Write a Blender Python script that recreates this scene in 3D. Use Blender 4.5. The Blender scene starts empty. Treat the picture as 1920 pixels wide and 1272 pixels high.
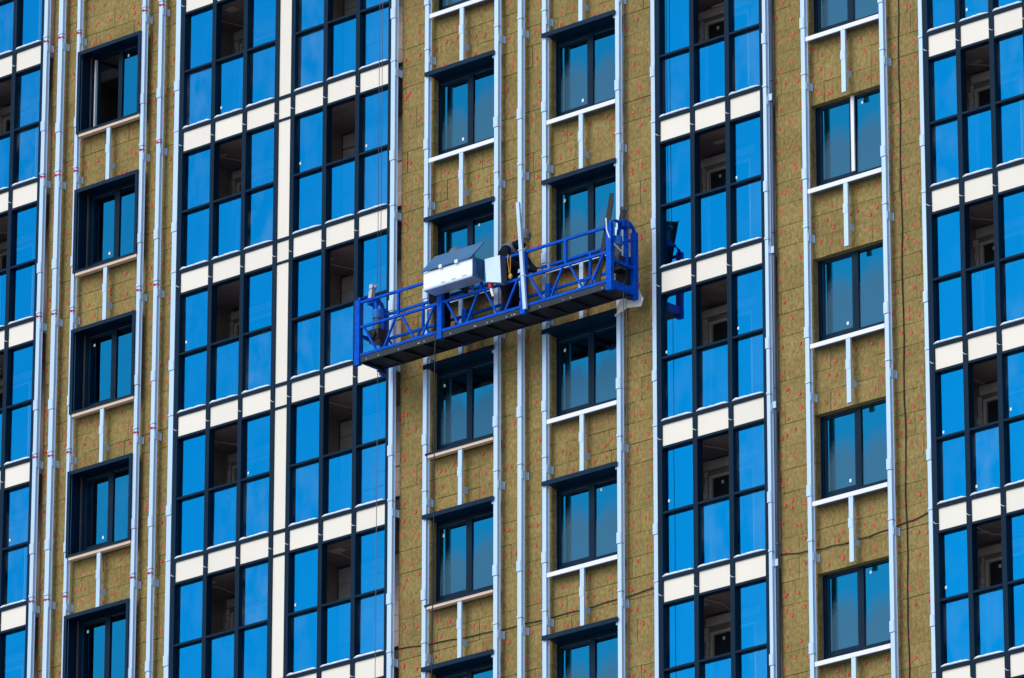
import bpy, bmesh, math, random
from mathutils import Vector, Matrix
random.seed(7)
S = bpy.context.scene
COL = S.collection
Z0 = 42.70                                   # height above ground of the facade point the camera looks at

# ------------------------------------------------------------------ camera
cam = bpy.data.cameras.new('camera'); camo = bpy.data.objects.new('camera', cam); COL.objects.link(camo)
fw = Vector((-0.6165152, 0.7086675, 0.3430735)).normalized()
up0 = Vector((0.2244649, -0.2594527, 0.9393082))
rt = fw.cross(up0).normalized(); up = rt.cross(fw).normalized()
camo.matrix_world = Matrix(((rt.x, up.x, -fw.x, 73.6427), (rt.y, up.y, -fw.y, -84.6503), (rt.z, up.z, -fw.z, Z0 - 40.9801), (0, 0, 0, 1)))
cam.sensor_width = 36.0; cam.lens = 36.0 * 12775.54 / 1920.0
cam.clip_start = 1.0; cam.clip_end = 6000.0
S.camera = camo

# ------------------------------------------------------------------ sky, sun, exposure
SUN_EL, SUN_AZ = math.radians(40.0), math.radians(12.0)      # azimuth measured from the facade's outward normal towards its left end
w = bpy.data.worlds.new('World'); S.world = w; w.use_nodes = True
nt = w.node_tree; bg = nt.nodes['Background']
sky = nt.nodes.new('ShaderNodeTexSky'); sky.sky_type = 'NISHITA'; sky.sun_disc = False
sky.sun_elevation = SUN_EL; sky.sun_rotation = math.radians(180.0) + SUN_AZ
sky.air_density = 1.0; sky.dust_density = 0.6; sky.ozone_density = 2.0
nt.links.new(sky.outputs[0], bg.inputs['Color']); bg.inputs['Strength'].default_value = 0.13
sun = bpy.data.lights.new('sun', 'SUN'); suno = bpy.data.objects.new('sun', sun); COL.objects.link(suno)
sun.energy = 1.4; sun.angle = math.radians(40.0); sun.color = (1.0, 0.95, 0.87)
sd = Vector((-math.sin(SUN_AZ) * math.cos(SUN_EL), -math.cos(SUN_AZ) * math.cos(SUN_EL), math.sin(SUN_EL)))
suno.rotation_euler = sd.to_track_quat('Z', 'Y').to_euler(); suno.location = (0, -60, 120)
S.view_settings.view_transform = 'Standard'; S.view_settings.look = 'None'
S.view_settings.gamma = 1.0; S.view_settings.use_curve_mapping = False
S.view_settings.exposure = 0.60

# ------------------------------------------------------------------ materials
MATS = {}
def pmat(name, col, rough=0.6, metal=0.0, spec=0.5, var=0.0, vscale=3.0, bump=0.0, bscale=30.0, rand=0.0, stretch=(1, 1, 1)):
    m = bpy.data.materials.new(name); m.use_nodes = True; t = m.node_tree; b = t.nodes['Principled BSDF']
    b.inputs['Base Color'].default_value = (*col, 1); b.inputs['Roughness'].default_value = rough
    b.inputs['Metallic'].default_value = metal; b.inputs['Specular IOR Level'].default_value = spec
    g = t.nodes.new('ShaderNodeNewGeometry'); mp = t.nodes.new('ShaderNodeMapping'); mp.inputs['Scale'].default_value = stretch
    t.links.new(g.outputs['Position'], mp.inputs['Vector'])
    if var or rand:
        n = t.nodes.new('ShaderNodeTexNoise'); n.inputs['Scale'].default_value = vscale; n.inputs['Detail'].default_value = 8; n.inputs['Roughness'].default_value = 0.65
        t.links.new(mp.outputs[0], n.inputs['Vector'])
        r = t.nodes.new('ShaderNodeMapRange'); r.inputs['From Min'].default_value = 0.3; r.inputs['From Max'].default_value = 0.7
        r.inputs['To Min'].default_value = 1 - var; r.inputs['To Max'].default_value = 1 + var; t.links.new(n.outputs['Fac'], r.inputs['Value'])
        oi = t.nodes.new('ShaderNodeObjectInfo'); r2 = t.nodes.new('ShaderNodeMapRange'); r2.inputs['To Min'].default_value = 1 - rand; r2.inputs['To Max'].default_value = 1 + rand
        t.links.new(oi.outputs['Random'], r2.inputs['Value'])
        mu = t.nodes.new('ShaderNodeMath'); mu.operation = 'MULTIPLY'; t.links.new(r.outputs[0], mu.inputs[0]); t.links.new(r2.outputs[0], mu.inputs[1])
        vm = t.nodes.new('ShaderNodeVectorMath'); vm.operation = 'SCALE'; vm.inputs[0].default_value = col; t.links.new(mu.outputs[0], vm.inputs['Scale'])
        t.links.new(vm.outputs[0], b.inputs['Base Color'])
    if bump:
        n2 = t.nodes.new('ShaderNodeTexNoise'); n2.inputs['Scale'].default_value = bscale; n2.inputs['Detail'].default_value = 6
        t.links.new(mp.outputs[0], n2.inputs['Vector']); bp = t.nodes.new('ShaderNodeBump'); bp.inputs['Strength'].default_value = bump; bp.inputs['Distance'].default_value = 0.02
        t.links.new(n2.outputs['Fac'], bp.inputs['Height']); t.links.new(bp.outputs[0], b.inputs['Normal'])
    MATS[name] = m; return m

def wool_mat():
    m = pmat('mineral_wool', (0.215, 0.150, 0.040), rough=0.95, spec=0.1)
    t = m.node_tree; b = t.nodes['Principled BSDF']; g = t.nodes['Geometry'] if 'Geometry' in t.nodes else [n for n in t.nodes if n.type == 'NEW_GEOMETRY'][0]
    def noise(sc, st, det=8, ro=0.65):
        mp = t.nodes.new('ShaderNodeMapping'); mp.inputs['Scale'].default_value = st; t.links.new(g.outputs['Position'], mp.inputs['Vector'])
        n = t.nodes.new('ShaderNodeTexNoise'); n.inputs['Scale'].default_value = sc; n.inputs['Detail'].default_value = det; n.inputs['Roughness'].default_value = ro
        t.links.new(mp.outputs[0], n.inputs['Vector']); return n
    fine = noise(11, (1.7, 1, 1), 9, 0.78); big = noise(1.6, (1, 1, 0.8), 6, 0.7); pale = noise(26, (1.8, 1, 0.7), 3, 0.5)
    cr = t.nodes.new('ShaderNodeValToRGB'); e = cr.color_ramp.elements
    e[0].position = 0.33; e[0].color = (0.148, 0.104, 0.036, 1); e[1].position = 0.68; e[1].color = (0.40, 0.305, 0.128, 1)
    x = cr.color_ramp.elements.new(0.5); x.color = (0.272, 0.195, 0.068, 1)
    t.links.new(fine.outputs['Fac'], cr.inputs['Fac'])
    oi = t.nodes.new('ShaderNodeObjectInfo'); r2 = t.nodes.new('ShaderNodeMapRange'); r2.inputs['To Min'].default_value = 0.92; r2.inputs['To Max'].default_value = 1.06; t.links.new(oi.outputs['Random'], r2.inputs['Value'])
    r1 = t.nodes.new('ShaderNodeMapRange'); r1.inputs['From Min'].default_value = 0.3; r1.inputs['From Max'].default_value = 0.7; r1.inputs['To Min'].default_value = 0.82; r1.inputs['To Max'].default_value = 1.16; t.links.new(big.outputs['Fac'], r1.inputs['Value'])
    mu = t.nodes.new('ShaderNodeMath'); mu.operation = 'MULTIPLY'; t.links.new(r1.outputs[0], mu.inputs[0]); t.links.new(r2.outputs[0], mu.inputs[1])
    vm = t.nodes.new('ShaderNodeVectorMath'); vm.operation = 'SCALE'; t.links.new(cr.outputs['Color'], vm.inputs[0]); t.links.new(mu.outputs[0], vm.inputs['Scale'])
    pr = t.nodes.new('ShaderNodeMapRange'); pr.inputs['From Min'].default_value = 0.66; pr.inputs['From Max'].default_value = 0.78; pr.inputs['To Max'].default_value = 0.55; t.links.new(pale.outputs['Fac'], pr.inputs['Value'])
    mx = t.nodes.new('ShaderNodeMix'); mx.data_type = 'RGBA'; t.links.new(pr.outputs[0], mx.inputs[0]); t.links.new(vm.outputs[0], mx.inputs[6]); mx.inputs[7].default_value = (0.42, 0.34, 0.16, 1)
    t.links.new(mx.outputs[2], b.inputs['Base Color'])
    bp = t.nodes.new('ShaderNodeBump'); bp.inputs['Strength'].default_value = 0.5; bp.inputs['Distance'].default_value = 0.02
    t.links.new(fine.outputs['Fac'], bp.inputs['Height']); t.links.new(bp.outputs[0], b.inputs['Normal'])

def glass_mat(name, refl, trans, fac, frost=False, rough=0.0, dust=0.1):
    m = bpy.data.materials.new(name); m.use_nodes = True; t = m.node_tree; t.nodes.remove(t.nodes['Principled BSDF']); out = t.nodes['Material Output']
    gl = t.nodes.new('ShaderNodeBsdfGlossy'); gl.inputs['Color'].default_value = (*refl, 1); gl.inputs['Roughness'].default_value = rough
    tr = t.nodes.new('ShaderNodeBsdfTransparent'); tr.inputs['Color'].default_value = (*trans, 1)
    mx = t.nodes.new('ShaderNodeMixShader'); bf = t.nodes.new('ShaderNodeNewGeometry'); bm_ = t.nodes.new('ShaderNodeMath'); bm_.operation = 'MULTIPLY_ADD'; t.links.new(bf.outputs['Backfacing'], bm_.inputs[0]); bm_.inputs[1].default_value = -fac; bm_.inputs[2].default_value = fac; t.links.new(bm_.outputs[0], mx.inputs[0])   # coating on the outer face only
    t.links.new(tr.outputs[0], mx.inputs[1]); t.links.new(gl.outputs[0], mx.inputs[2]); last = mx
    g = t.nodes.new('ShaderNodeNewGeometry'); tc = t.nodes.new('ShaderNodeTexCoord'); oi = t.nodes.new('ShaderNodeObjectInfo')
    n = t.nodes.new('ShaderNodeTexNoise'); n.inputs['Scale'].default_value = 0.9; n.inputs['Detail'].default_value = 1
    t.links.new(g.outputs['Position'], n.inputs['Vector'])
    bp = t.nodes.new('ShaderNodeBump'); bp.inputs['Strength'].default_value = 0.35; bp.inputs['Distance'].default_value = 0.01
    t.links.new(n.outputs['Fac'], bp.inputs['Height']); t.links.new(bp.outputs[0], gl.inputs['Normal'])
    # thin dust film, thicker towards streaks
    dn = t.nodes.new('ShaderNodeTexNoise'); dn.inputs['Scale'].default_value = 2.2; dn.inputs['Detail'].default_value = 8; dn.inputs['Roughness'].default_value = 0.6
    mp = t.nodes.new('ShaderNodeMapping'); mp.inputs['Scale'].default_value = (1.3, 1, 0.8); t.links.new(g.outputs['Position'], mp.inputs['Vector']); t.links.new(mp.outputs[0], dn.inputs['Vector'])
    df = t.nodes.new('ShaderNodeBsdfDiffuse'); df.inputs['Color'].default_value = (0.062, 0.135, 0.185, 1) if frost else (0.30, 0.40, 0.50, 1)
    mr = t.nodes.new('ShaderNodeMapRange'); mr.inputs['From Min'].default_value = 0.42; mr.inputs['From Max'].default_value = 0.85; mr.inputs['To Min'].default_value = 0.0; mr.inputs['To Max'].default_value = dust
    t.links.new(dn.outputs['Fac'], mr.inputs['Value'])
    pw = t.nodes.new('ShaderNodeMath'); pw.operation = 'POWER'; t.links.new(oi.outputs['Random'], pw.inputs[0]); pw.inputs[1].default_value = 2.5
    dm = t.nodes.new('ShaderNodeMath'); dm.operation = 'MULTIPLY'; t.links.new(mr.outputs[0], dm.inputs[0]); t.links.new(pw.outputs[0], dm.inputs[1])
    fmask = dm.outputs[0]
    if frost:
        # frosted lower area with a ragged rounded top edge, different on every pane
        sp = t.nodes.new('ShaderNodeSeparateXYZ'); t.links.new(tc.outputs['Generated'], sp.inputs[0])
        ed = t.nodes.new('ShaderNodeTexNoise'); ed.inputs['Scale'].default_value = 14.0; ed.inputs['Detail'].default_value = 8; ed.inputs['Roughness'].default_value = 0.72; t.links.new(g.outputs['Position'], ed.inputs['Vector'])
        xx = t.nodes.new('ShaderNodeMath'); xx.operation = 'MULTIPLY_ADD'; t.links.new(sp.outputs['X'], xx.inputs[0]); xx.inputs[1].default_value = 2.0; xx.inputs[2].default_value = -1.0
        x2 = t.nodes.new('ShaderNodeMath'); x2.operation = 'POWER'; ab = t.nodes.new('ShaderNodeMath'); ab.operation = 'ABSOLUTE'; t.links.new(xx.outputs[0], ab.inputs[0]); t.links.new(ab.outputs[0], x2.inputs[0]); x2.inputs[1].default_value = 3.0
        a = t.nodes.new('ShaderNodeMath'); a.operation = 'MULTIPLY_ADD'; t.links.new(x2.outputs[0], a.inputs[0]); a.inputs[1].default_value = 0.22; t.links.new(sp.outputs['Z'], a.inputs[2])
        b2 = t.nodes.new('ShaderNodeMath'); b2.operation = 'MULTIPLY_ADD'; t.links.new(ed.outputs['Fac'], b2.inputs[0]); b2.inputs[1].default_value = 0.42; t.links.new(a.outputs[0], b2.inputs[2])
        c2 = t.nodes.new('ShaderNodeMath'); c2.operation = 'MULTIPLY_ADD'; t.links.new(oi.outputs['Random'], c2.inputs[0]); c2.inputs[1].default_value = 0.22; t.links.new(b2.outputs[0], c2.inputs[2])
        fr = t.nodes.new('ShaderNodeMapRange'); fr.inputs['From Min'].default_value = 1.10; fr.inputs['From Max'].default_value = 0.80; fr.inputs['To Min'].default_value = 0.0; fr.inputs['To Max'].default_value = frost
        t.links.new(c2.outputs[0], fr.inputs['Value'])
        mxm = t.nodes.new('ShaderNodeMath'); mxm.operation = 'MAXIMUM'; t.links.new(fr.outputs[0], mxm.inputs[0]); t.links.new(dm.outputs[0], mxm.inputs[1]); fmask = mxm.outputs[0]
    m2 = t.nodes.new('ShaderNodeMixShader'); t.links.new(fmask, m2.inputs[0]); t.links.new(last.outputs[0], m2.inputs[1]); t.links.new(df.outputs[0], m2.inputs[2])
    t.links.new(m2.outputs[0], out.inputs['Surface'])
    MATS[name] = m; return m

wool_mat()
glass_mat('bay_glass', (0.0008, 0.355, 0.660), (0.68, 0.86, 1.0), 0.72, dust=0.22)
glass_mat('window_glass', (0.010, 0.26, 0.41), (0.45, 0.58, 0.66), 0.78, dust=0.10)
glass_mat('window_glass_frosted', (0.010, 0.26, 0.41), (0.45, 0.58, 0.66), 0.78, frost=0.66, dust=0.06)
pmat('dowel_red', (0.56, 0.050, 0.028), rough=0.5, rand=0.0, var=0.25, vscale=2.0)
pmat('rail_metal', (0.48, 0.625, 0.80), rough=0.45, metal=0.25, var=0.05, vscale=1.5, stretch=(1, 1, 0.3))
pmat('rail_grey', (0.055, 0.085, 0.13), rough=0.4, metal=0.2, var=0.08)
pmat('frame_navy', (0.0008, 0.0155, 0.036), rough=0.45, spec=0.10, var=0.15, vscale=2.0)
pmat('sheet_navy', (0.0010, 0.017, 0.041), rough=0.42, spec=0.12, var=0.15, vscale=2.0)
pmat('panel_cream', (0.80, 0.725, 0.61), rough=0.45, var=0.02, vscale=1.0, rand=0.03)
pmat('cap_white', (0.76, 0.83, 0.90), rough=0.8, bump=0.5, bscale=18)
pmat('sill_white', (0.80, 0.80, 0.80), rough=0.5, var=0.04)
pmat('sill_beige', (0.66, 0.50, 0.36), rough=0.6, var=0.08)
pmat('concrete', (0.27, 0.19, 0.16), rough=0.9, var=0.25, vscale=2.5, bump=0.3)
pmat('block', (0.62, 0.46, 0.38), rough=0.9, var=0.15, vscale=4.0, rand=0.10)
pmat('render_dark', (0.10, 0.09, 0.085), rough=0.9, var=0.2)
pmat('opening_black', (0.008, 0.008, 0.009), rough=0.6)
pmat('platform_blue', (0.0, 0.078, 0.50), rough=0.5, spec=0.06, var=0.35, vscale=9.0)
pmat('deck_dark', (0.012, 0.013, 0.017), rough=0.55, spec=0.25, var=0.4, vscale=3.0)
pmat('deck_grey', (0.018, 0.026, 0.034), rough=0.5, spec=0.25, var=0.3)
pmat('galvanised', (0.60, 0.68, 0.76), rough=0.34, metal=0.55, var=0.06, vscale=3.0)
pmat('box_white', (0.86, 0.86, 0.87), rough=0.35, var=0.02)
pmat('box_sky_reflection', (0.10, 0.27, 0.50), rough=0.3, metal=0.5, var=0.08)  # blue sky reflection on the lid and ends, put into the base colour
pmat('motor_blue', (0.01, 0.16, 0.62), rough=0.35)
pmat('motor_grey', (0.11, 0.12, 0.135), rough=0.5, metal=0.2)
pmat('black_part', (0.012, 0.012, 0.014), rough=0.5)
pmat('plank_grey', (0.035, 0.036, 0.040), rough=0.5)
pmat('lock_grey', (0.42, 0.43, 0.44), rough=0.5, metal=0.3)
pmat('rope_grey', (0.10, 0.11, 0.12), rough=0.6)
pmat('cord_black', (0.012, 0.011, 0.010), rough=0.7)
pmat('cord_white', (0.75, 0.77, 0.80), rough=0.6)
pmat('sheet_white', (0.88, 0.83, 0.76), rough=0.7, var=0.06, bump=0.3, bscale=6)
pmat('yellow', (0.62, 0.30, 0.012), rough=0.5)
pmat('tool_red', (0.62, 0.01, 0.02), rough=0.4)
pmat('tape_red', (0.70, 0.015, 0.06), rough=0.5)
pmat('jacket_navy', (0.006, 0.009, 0.018), rough=0.9, spec=0.1, var=0.3, vscale=8, bump=0.4, bscale=10)
pmat('trouser_dark', (0.008, 0.009, 0.018), rough=0.9, spec=0.1, var=0.3, vscale=8)
pmat('cloth_grey', (0.13, 0.13, 0.155), rough=0.95, var=0.2, vscale=12)
pmat('skin', (0.48, 0.27, 0.18), rough=0.55)
pmat('glove_grey', (0.20, 0.19, 0.20), rough=0.9)
pmat('brick_brown', (0.26, 0.10, 0.05), rough=0.85, var=0.2)
pmat('ground_snow', (0.34, 0.34, 0.35), rough=0.95, var=0.25, vscale=0.05)

# ------------------------------------------------------------------ mesh helpers; coordinates: u along the facade, v height (0 = aim point), w outwards
def P(u, v, w): return (u, -w, v + Z0)
CUBE_F = [(0, 1, 3, 2), (4, 6, 7, 5), (0, 4, 5, 1), (2, 3, 7, 6), (0, 2, 6, 4), (1, 5, 7, 3)]
class MB:
    def __init__(s): s.v = []; s.f = []; s.m = []
    def box(s, u0, u1, v0, v1, w0, w1, mi=0):
        b = len(s.v)
        for u in (u0, u1):
            for ww in (w1, w0):
                for v in (v0, v1): s.v.append(P(u, v, ww))
        for f in CUBE_F: s.f.append(tuple(b + i for i in f)); s.m.append(mi)
        return s
    def prism(s, poly, a, b, mi=0):            # poly: list of P-space points (u,v,w) base; extrude by vector a->b offset in uvw
        n = len(poly); base = len(s.v)
        for q in poly: s.v.append(P(q[0] + a[0], q[1] + a[1], q[2] + a[2]))
        for q in poly: s.v.append(P(q[0] + b[0], q[1] + b[1], q[2] + b[2]))
        s.f.append(tuple(base + i for i in range(n))); s.m.append(mi)
        s.f.append(tuple(base + n + n - 1 - i for i in range(n))); s.m.append(mi)
        for i in range(n):
            j = (i + 1) % n; s.f.append((base + i, base + n + i, base + n + j, base + j)); s.m.append(mi)
        return s
    def tube(s, pts, r, n=6, mi=0, square=False, caps=True):
        pts = [Vector(P(*p)) for p in pts]; rs = r if isinstance(r, (list, tuple)) else [r] * len(pts); base = len(s.v); ref = None
        for i, p in enumerate(pts):
            d = (pts[min(i + 1, len(pts) - 1)] - pts[max(i - 1, 0)]).normalized()
            if ref is None or abs(d.dot(ref)) > 0.95: ref = Vector((0, 1, 0)) if abs(d.y) < 0.9 else Vector((0, 0, 1))
            x = (ref - d * ref.dot(d)).normalized(); y = d.cross(x)
            for k in range(n):
                a = 2 * math.pi * (k + (0.5 if square else 0)) / n; rr = rs[i] * (1.414 if square else 1)
                s.v.append(tuple(p + x * rr * math.cos(a) + y * rr * math.sin(a)))
        for i in range(len(pts) - 1):
            for k in range(n):
                a = base + i * n + k; b = base + i * n + (k + 1) % n
                s.f.append((a, b, b + n, a + n)); s.m.append(mi)
        if caps:
            s.f.append(tuple(base + k for k in reversed(range(n)))); s.m.append(mi)
            e = base + (len(pts) - 1) * n; s.f.append(tuple(e + k for k in range(n))); s.m.append(mi)
        return s
    def loft(s, ch, n=16, mi=0):               # rings of (u, v, w, radius in the u-v plane, radius along w), axis mostly in the u-v plane
        pts = [Vector(P(*c[:3])) for c in ch]; base = len(s.v); X = Vector((0, -1, 0))
        for i, p in enumerate(pts):
            d = (pts[min(i + 1, len(pts) - 1)] - pts[max(i - 1, 0)]).normalized(); x = (X - d * X.dot(d)).normalized(); y = d.cross(x)
            for k in range(n):
                a = 2 * math.pi * k / n; s.v.append(tuple(p + x * ch[i][4] * math.cos(a) + y * ch[i][3] * math.sin(a)))
        for i in range(len(pts) - 1):
            for k in range(n):
                a = base + i * n + k; b = base + i * n + (k + 1) % n; s.f.append((a, b, b + n, a + n)); s.m.append(mi)
        s.f.append(tuple(base + k for k in reversed(range(n)))); s.m.append(mi)
        e = base + (len(pts) - 1) * n; s.f.append(tuple(e + k for k in range(n))); s.m.append(mi)
        return s
    def sq(s, a, b, h, mi=0): return s.tube([a, b], h, 4, mi, square=True)
    def mesh(s, name, mats, smooth=False):
        me = bpy.data.meshes.new(name); me.from_pydata(s.v, [], s.f)
        for m in (mats if isinstance(mats, (list, tuple)) else [mats]): me.materials.append(MATS[m])
        for i, p in enumerate(me.polygons): p.material_index = s.m[i]; p.use_smooth = smooth
        bm = bmesh.new(); bm.from_mesh(me); bmesh.ops.recalc_face_normals(bm, faces=bm.faces); bm.to_mesh(me); bm.free()
        me.update(); return me
    def build(s, name, mats, parent=None, smooth=False):
        o = bpy.data.objects.new(name, s.mesh(name, mats, smooth)); COL.objects.link(o)
        if parent: o.parent = parent
        return o
def link(name, me, parent=None):
    o = bpy.data.objects.new(name, me); COL.objects.link(o)
    if parent: o.parent = parent
    return o
UNIT = {}
def unit_box(mat):                            # shared 1x1x1 box, origin in its centre
    if mat not in UNIT:
        me = bpy.data.meshes.new('box_' + mat); c = [(x, y, z) for x in (-.5, .5) for y in (-.5, .5) for z in (-.5, .5)]
        me.from_pydata(c, [], CUBE_F); me.materials.append(MATS[mat])
        bm = bmesh.new(); bm.from_mesh(me); bmesh.ops.recalc_face_normals(bm, faces=bm.faces); bm.to_mesh(me); bm.free(); UNIT[mat] = me
    return UNIT[mat]
def slab(name, mat, parent, u0, u1, v0, v1, w0, w1, rot=(0, 0, 0)):
    o = link(name, unit_box(mat), parent)
    o.location = P((u0 + u1) / 2, (v0 + v1) / 2, (w0 + w1) / 2); o.scale = (abs(u1 - u0), abs(w1 - w0), abs(v1 - v0)); o.rotation_euler = rot
    return o
def tag(o, label, cat, group=None, kind=None):
    o['label'] = label; o['category'] = cat
    if group: o['group'] = group
    if kind: o['kind'] = kind
    return o
def empty(name, parent=None):
    o = bpy.data.objects.new(name, None); COL.objects.link(o)
    if parent: o.parent = parent
    return o

# ------------------------------------------------------------------ ground
g = bpy.data.meshes.new('ground'); R = 3000
g.from_pydata([(-R, -R, 0), (R, -R, 0), (R, R, 0), (-R, R, 0)], [], [(0, 1, 2, 3)]); g.materials.append(MATS['ground_snow'])
go = link('ground', g); go['kind'] = 'structure'

# ------------------------------------------------------------------ the building
FH = 2.8
WOOL, BACK, WIN = -0.18, -0.29, -0.30        # front planes: insulation, masonry behind it, window frames
bld = empty('apartment_building')
tag(bld, 'tall apartment block under construction with blue glazed bays, olive insulation and bare rails', 'building')
VLO, VHI = -12.0, 13.0
# glazed bays: left face edge of every vertical member; last entry is the narrow end post
BAYS = {
    'L': dict(m=[-14.27, -13.47, -12.672], e=-11.903, k=(-1, 4), strip=None, rooms=[(-14.2, -11.9)]),
    'A': dict(m=[-8.201, -7.396, -6.593, -5.787, -5.383, -4.577, -3.777], e=-2.978, k=(-2, 3), strip=3, rooms=[(-8.12, -5.70), (-5.28, -2.95)]),
    'C': dict(m=[3.300, 4.076, 4.863], e=5.637, k=(-2, 2), strip=None, rooms=[(3.38, 5.66)]),
    'D': dict(m=[9.177, 9.860, 10.560, 11.262], e=11.962, k=(-3, 2), strip=None, rooms=[(9.25, 11.98)]),
}
WALLS = [  # insulated walls: u0, u1, v0, v1, window opening
    dict(u0=-11.765, u1=-8.215, v0=-6.6, v1=11.2, op=(-10.86, -9.245), ov=(1.08, 2.785)),
    dict(u0=-2.805, u1=3.285, v0=-8.6, v1=8.4, op=None, ops=[(-2.02, -0.445), (0.77, 2.405)], ov=(1.06, 2.73)),
    dict(u0=5.80, u1=9.165, v0=-10.0, v1=6.4, op=(6.60, 8.245), ov=(1.06, 2.70)),
]
for W_ in WALLS:
    if not W_.get('ops'): W_['ops'] = [W_['op']]
# masonry behind the insulation, floor slabs, rear walls
mas = MB()
for W_ in WALLS:
    edges = [W_['u0'] + 0.03] + [x for o in W_['ops'] for x in o] + [W_['u1'] + 0.0]
    for i in range(0, len(edges), 2): mas.box(edges[i], edges[i + 1], VLO, VHI, BACK - 0.25, BACK - 0.005)
    for (a, b) in W_['ops']:
        k = -5
        while k < 5:
            mas.box(a, b, max(VLO, FH * (k - 1) + W_['ov'][1]), min(VHI, FH * k + W_['ov'][0]), BACK - 0.25, BACK - 0.006); k += 1
mas.build('masonry_wall', 'concrete', bld)
body = MB()
body.box(-16.5, 14.5, -Z0, VLO, -12.0, -0.30); body.box(-16.5, 14.5, VHI, VHI + 12, -12.0, -0.30)
body.box(-16.5, 14.5, VLO, VHI, -12.0, -5.0); body.box(-16.5, -14.3, VLO, VHI, -5.0, -0.30); body.box(12.1, 14.5, VLO, VHI, -5.0, -0.30)
body.build('tower_body', 'concrete', bld)
for k in range(-4, 5):
    MB().box(-14.3, 12.1, FH * k + 0.035, FH * k + 0.25, -5.0, -1.46).build('floor_slab', 'concrete', bld)
for u in (-11.85, -8.2, -2.93, 3.3, 5.72, 9.2):
    MB().box(u - 0.1, u + 0.1, VLO, VHI, -4.99, -1.46).build('cross_wall', 'render_dark', bld)

# ---- mineral wool boards
def subtract(rect, hole):
    a0, a1, b0, b1 = rect; h0, h1, g0, g1 = hole
    if h1 <= a0 or h0 >= a1 or g1 <= b0 or g0 >= b1: return [rect]
    out = []
    if g0 > b0: out.append((a0, a1, b0, g0))
    if g1 < b1: out.append((a0, a1, g1, b1))
    m0, m1 = max(b0, g0), min(b1, g1)
    if h0 > a0: out.append((a0, h0, m0, m1))
    if h1 < a1: out.append((h1, a1, m0, m1))
    return out
rng = random.Random(11)
for wi, W_ in enumerate(WALLS):
    wall = MB().box(W_['u0'], W_['u0'] + 0.012, W_['v0'], W_['v1'], BACK, WOOL - 0.03).build('insulated_wall', 'mineral_wool', bld)
    dow = MB()
    rows = []
    k = -5
    while k < 5:
        b = FH * k + W_['ov'][0]; h = W_['ov'][1] - W_['ov'][0]; s_ = FH - h
        rows += [(b + h * i / 4, b + h * (i + 1) / 4) for i in range(4)] + [(b + h + s_ * i / 3, b + h + s_ * (i + 1) / 3) for i in range(3)]
        k += 1
    for ri, (v0, v1) in enumerate(rows):
        if v1 < W_['v0'] or v0 > W_['v1']: continue
        u = W_['u0'] - rng.choice([0.0, 0.32, 0.55, 0.8]) - rng.random() * 0.12
        while u < W_['u1']:
            ue = u + 1.0 + rng.uniform(-0.03, 0.03)
            r = (max(u, W_['u0'] + 0.013), min(ue, W_['u1']), v0, v1)
            u = ue
            if r[1] - r[0] < 0.05:
                if r[1] <= r[0] + 0.002: continue
            parts = [r]
            for (a, b) in W_['ops']:
                for kk in range(-6, 6):
                    parts = [q for p in parts for q in subtract(p, (a, b, FH * kk + W_['ov'][0], FH * kk + W_['ov'][1]))]
            for q in parts:
                if q[1] - q[0] < 0.015 or q[3] - q[2] < 0.015: continue
                gp = rng.choice([0.001, 0.002, 0.0035, 0.006])
                du = rng.uniform(-0.007, 0.004)
                slab('insulation_board', 'mineral_wool', wall, q[0] + gp, q[1] - gp, q[2] + gp, q[3] - gp, BACK, WOOL + du, rot=(0, rng.uniform(-0.004, 0.004), 0))
                L = q[1] - q[0]; Hh = q[3] - q[2]
                if L < 0.09 or Hh < 0.2: continue
                xs = [0.10, L - 0.10] if L > 0.75 else ([0.09, L - 0.09] if L > 0.4 else [L / 2])
                spots = [(x, Hh * 0.5 + rng.uniform(-0.12, 0.12)) for x in xs]
                if L > 0.75: spots.append((L / 2 + rng.uniform(-0.12, 0.12), Hh * 0.5 + rng.uniform(-0.1, 0.1)))
                if rng.random() < 0.55: spots.append((rng.uniform(0.08, max(0.09, L - 0.08)), rng.uniform(0.1, Hh - 0.1)))
                for (x, y) in spots:
                    cu, cv, rr = q[0] + x + rng.uniform(-0.04, 0.04), q[2] + y, rng.uniform(0.029, 0.036)
                    base = len(dow.v); n = 8
                    for kz, (rad, ww) in enumerate(((rr, WOOL - 0.004), (rr * 0.9, WOOL + 0.008), (rr * 0.35, WOOL + 0.004))):
                        for j in range(n): dow.v.append(P(cu + rad * math.cos(2 * math.pi * j / n), cv + rad * math.sin(2 * math.pi * j / n), ww))
                    for kz in range(2):
                        for j in range(n):
                            a = base + kz * n + j; b = base + kz * n + (j + 1) % n; dow.f.append((a, b, b + n, a + n)); dow.m.append(0)
                    dow.f.append(tuple(base + 2 * n + j for j in range(n))); dow.m.append(0)
    d = dow.build('plastic_dowel', 'dowel_red', wall); d['kind'] = 'stuff'
    W_['obj'] = wall

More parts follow.
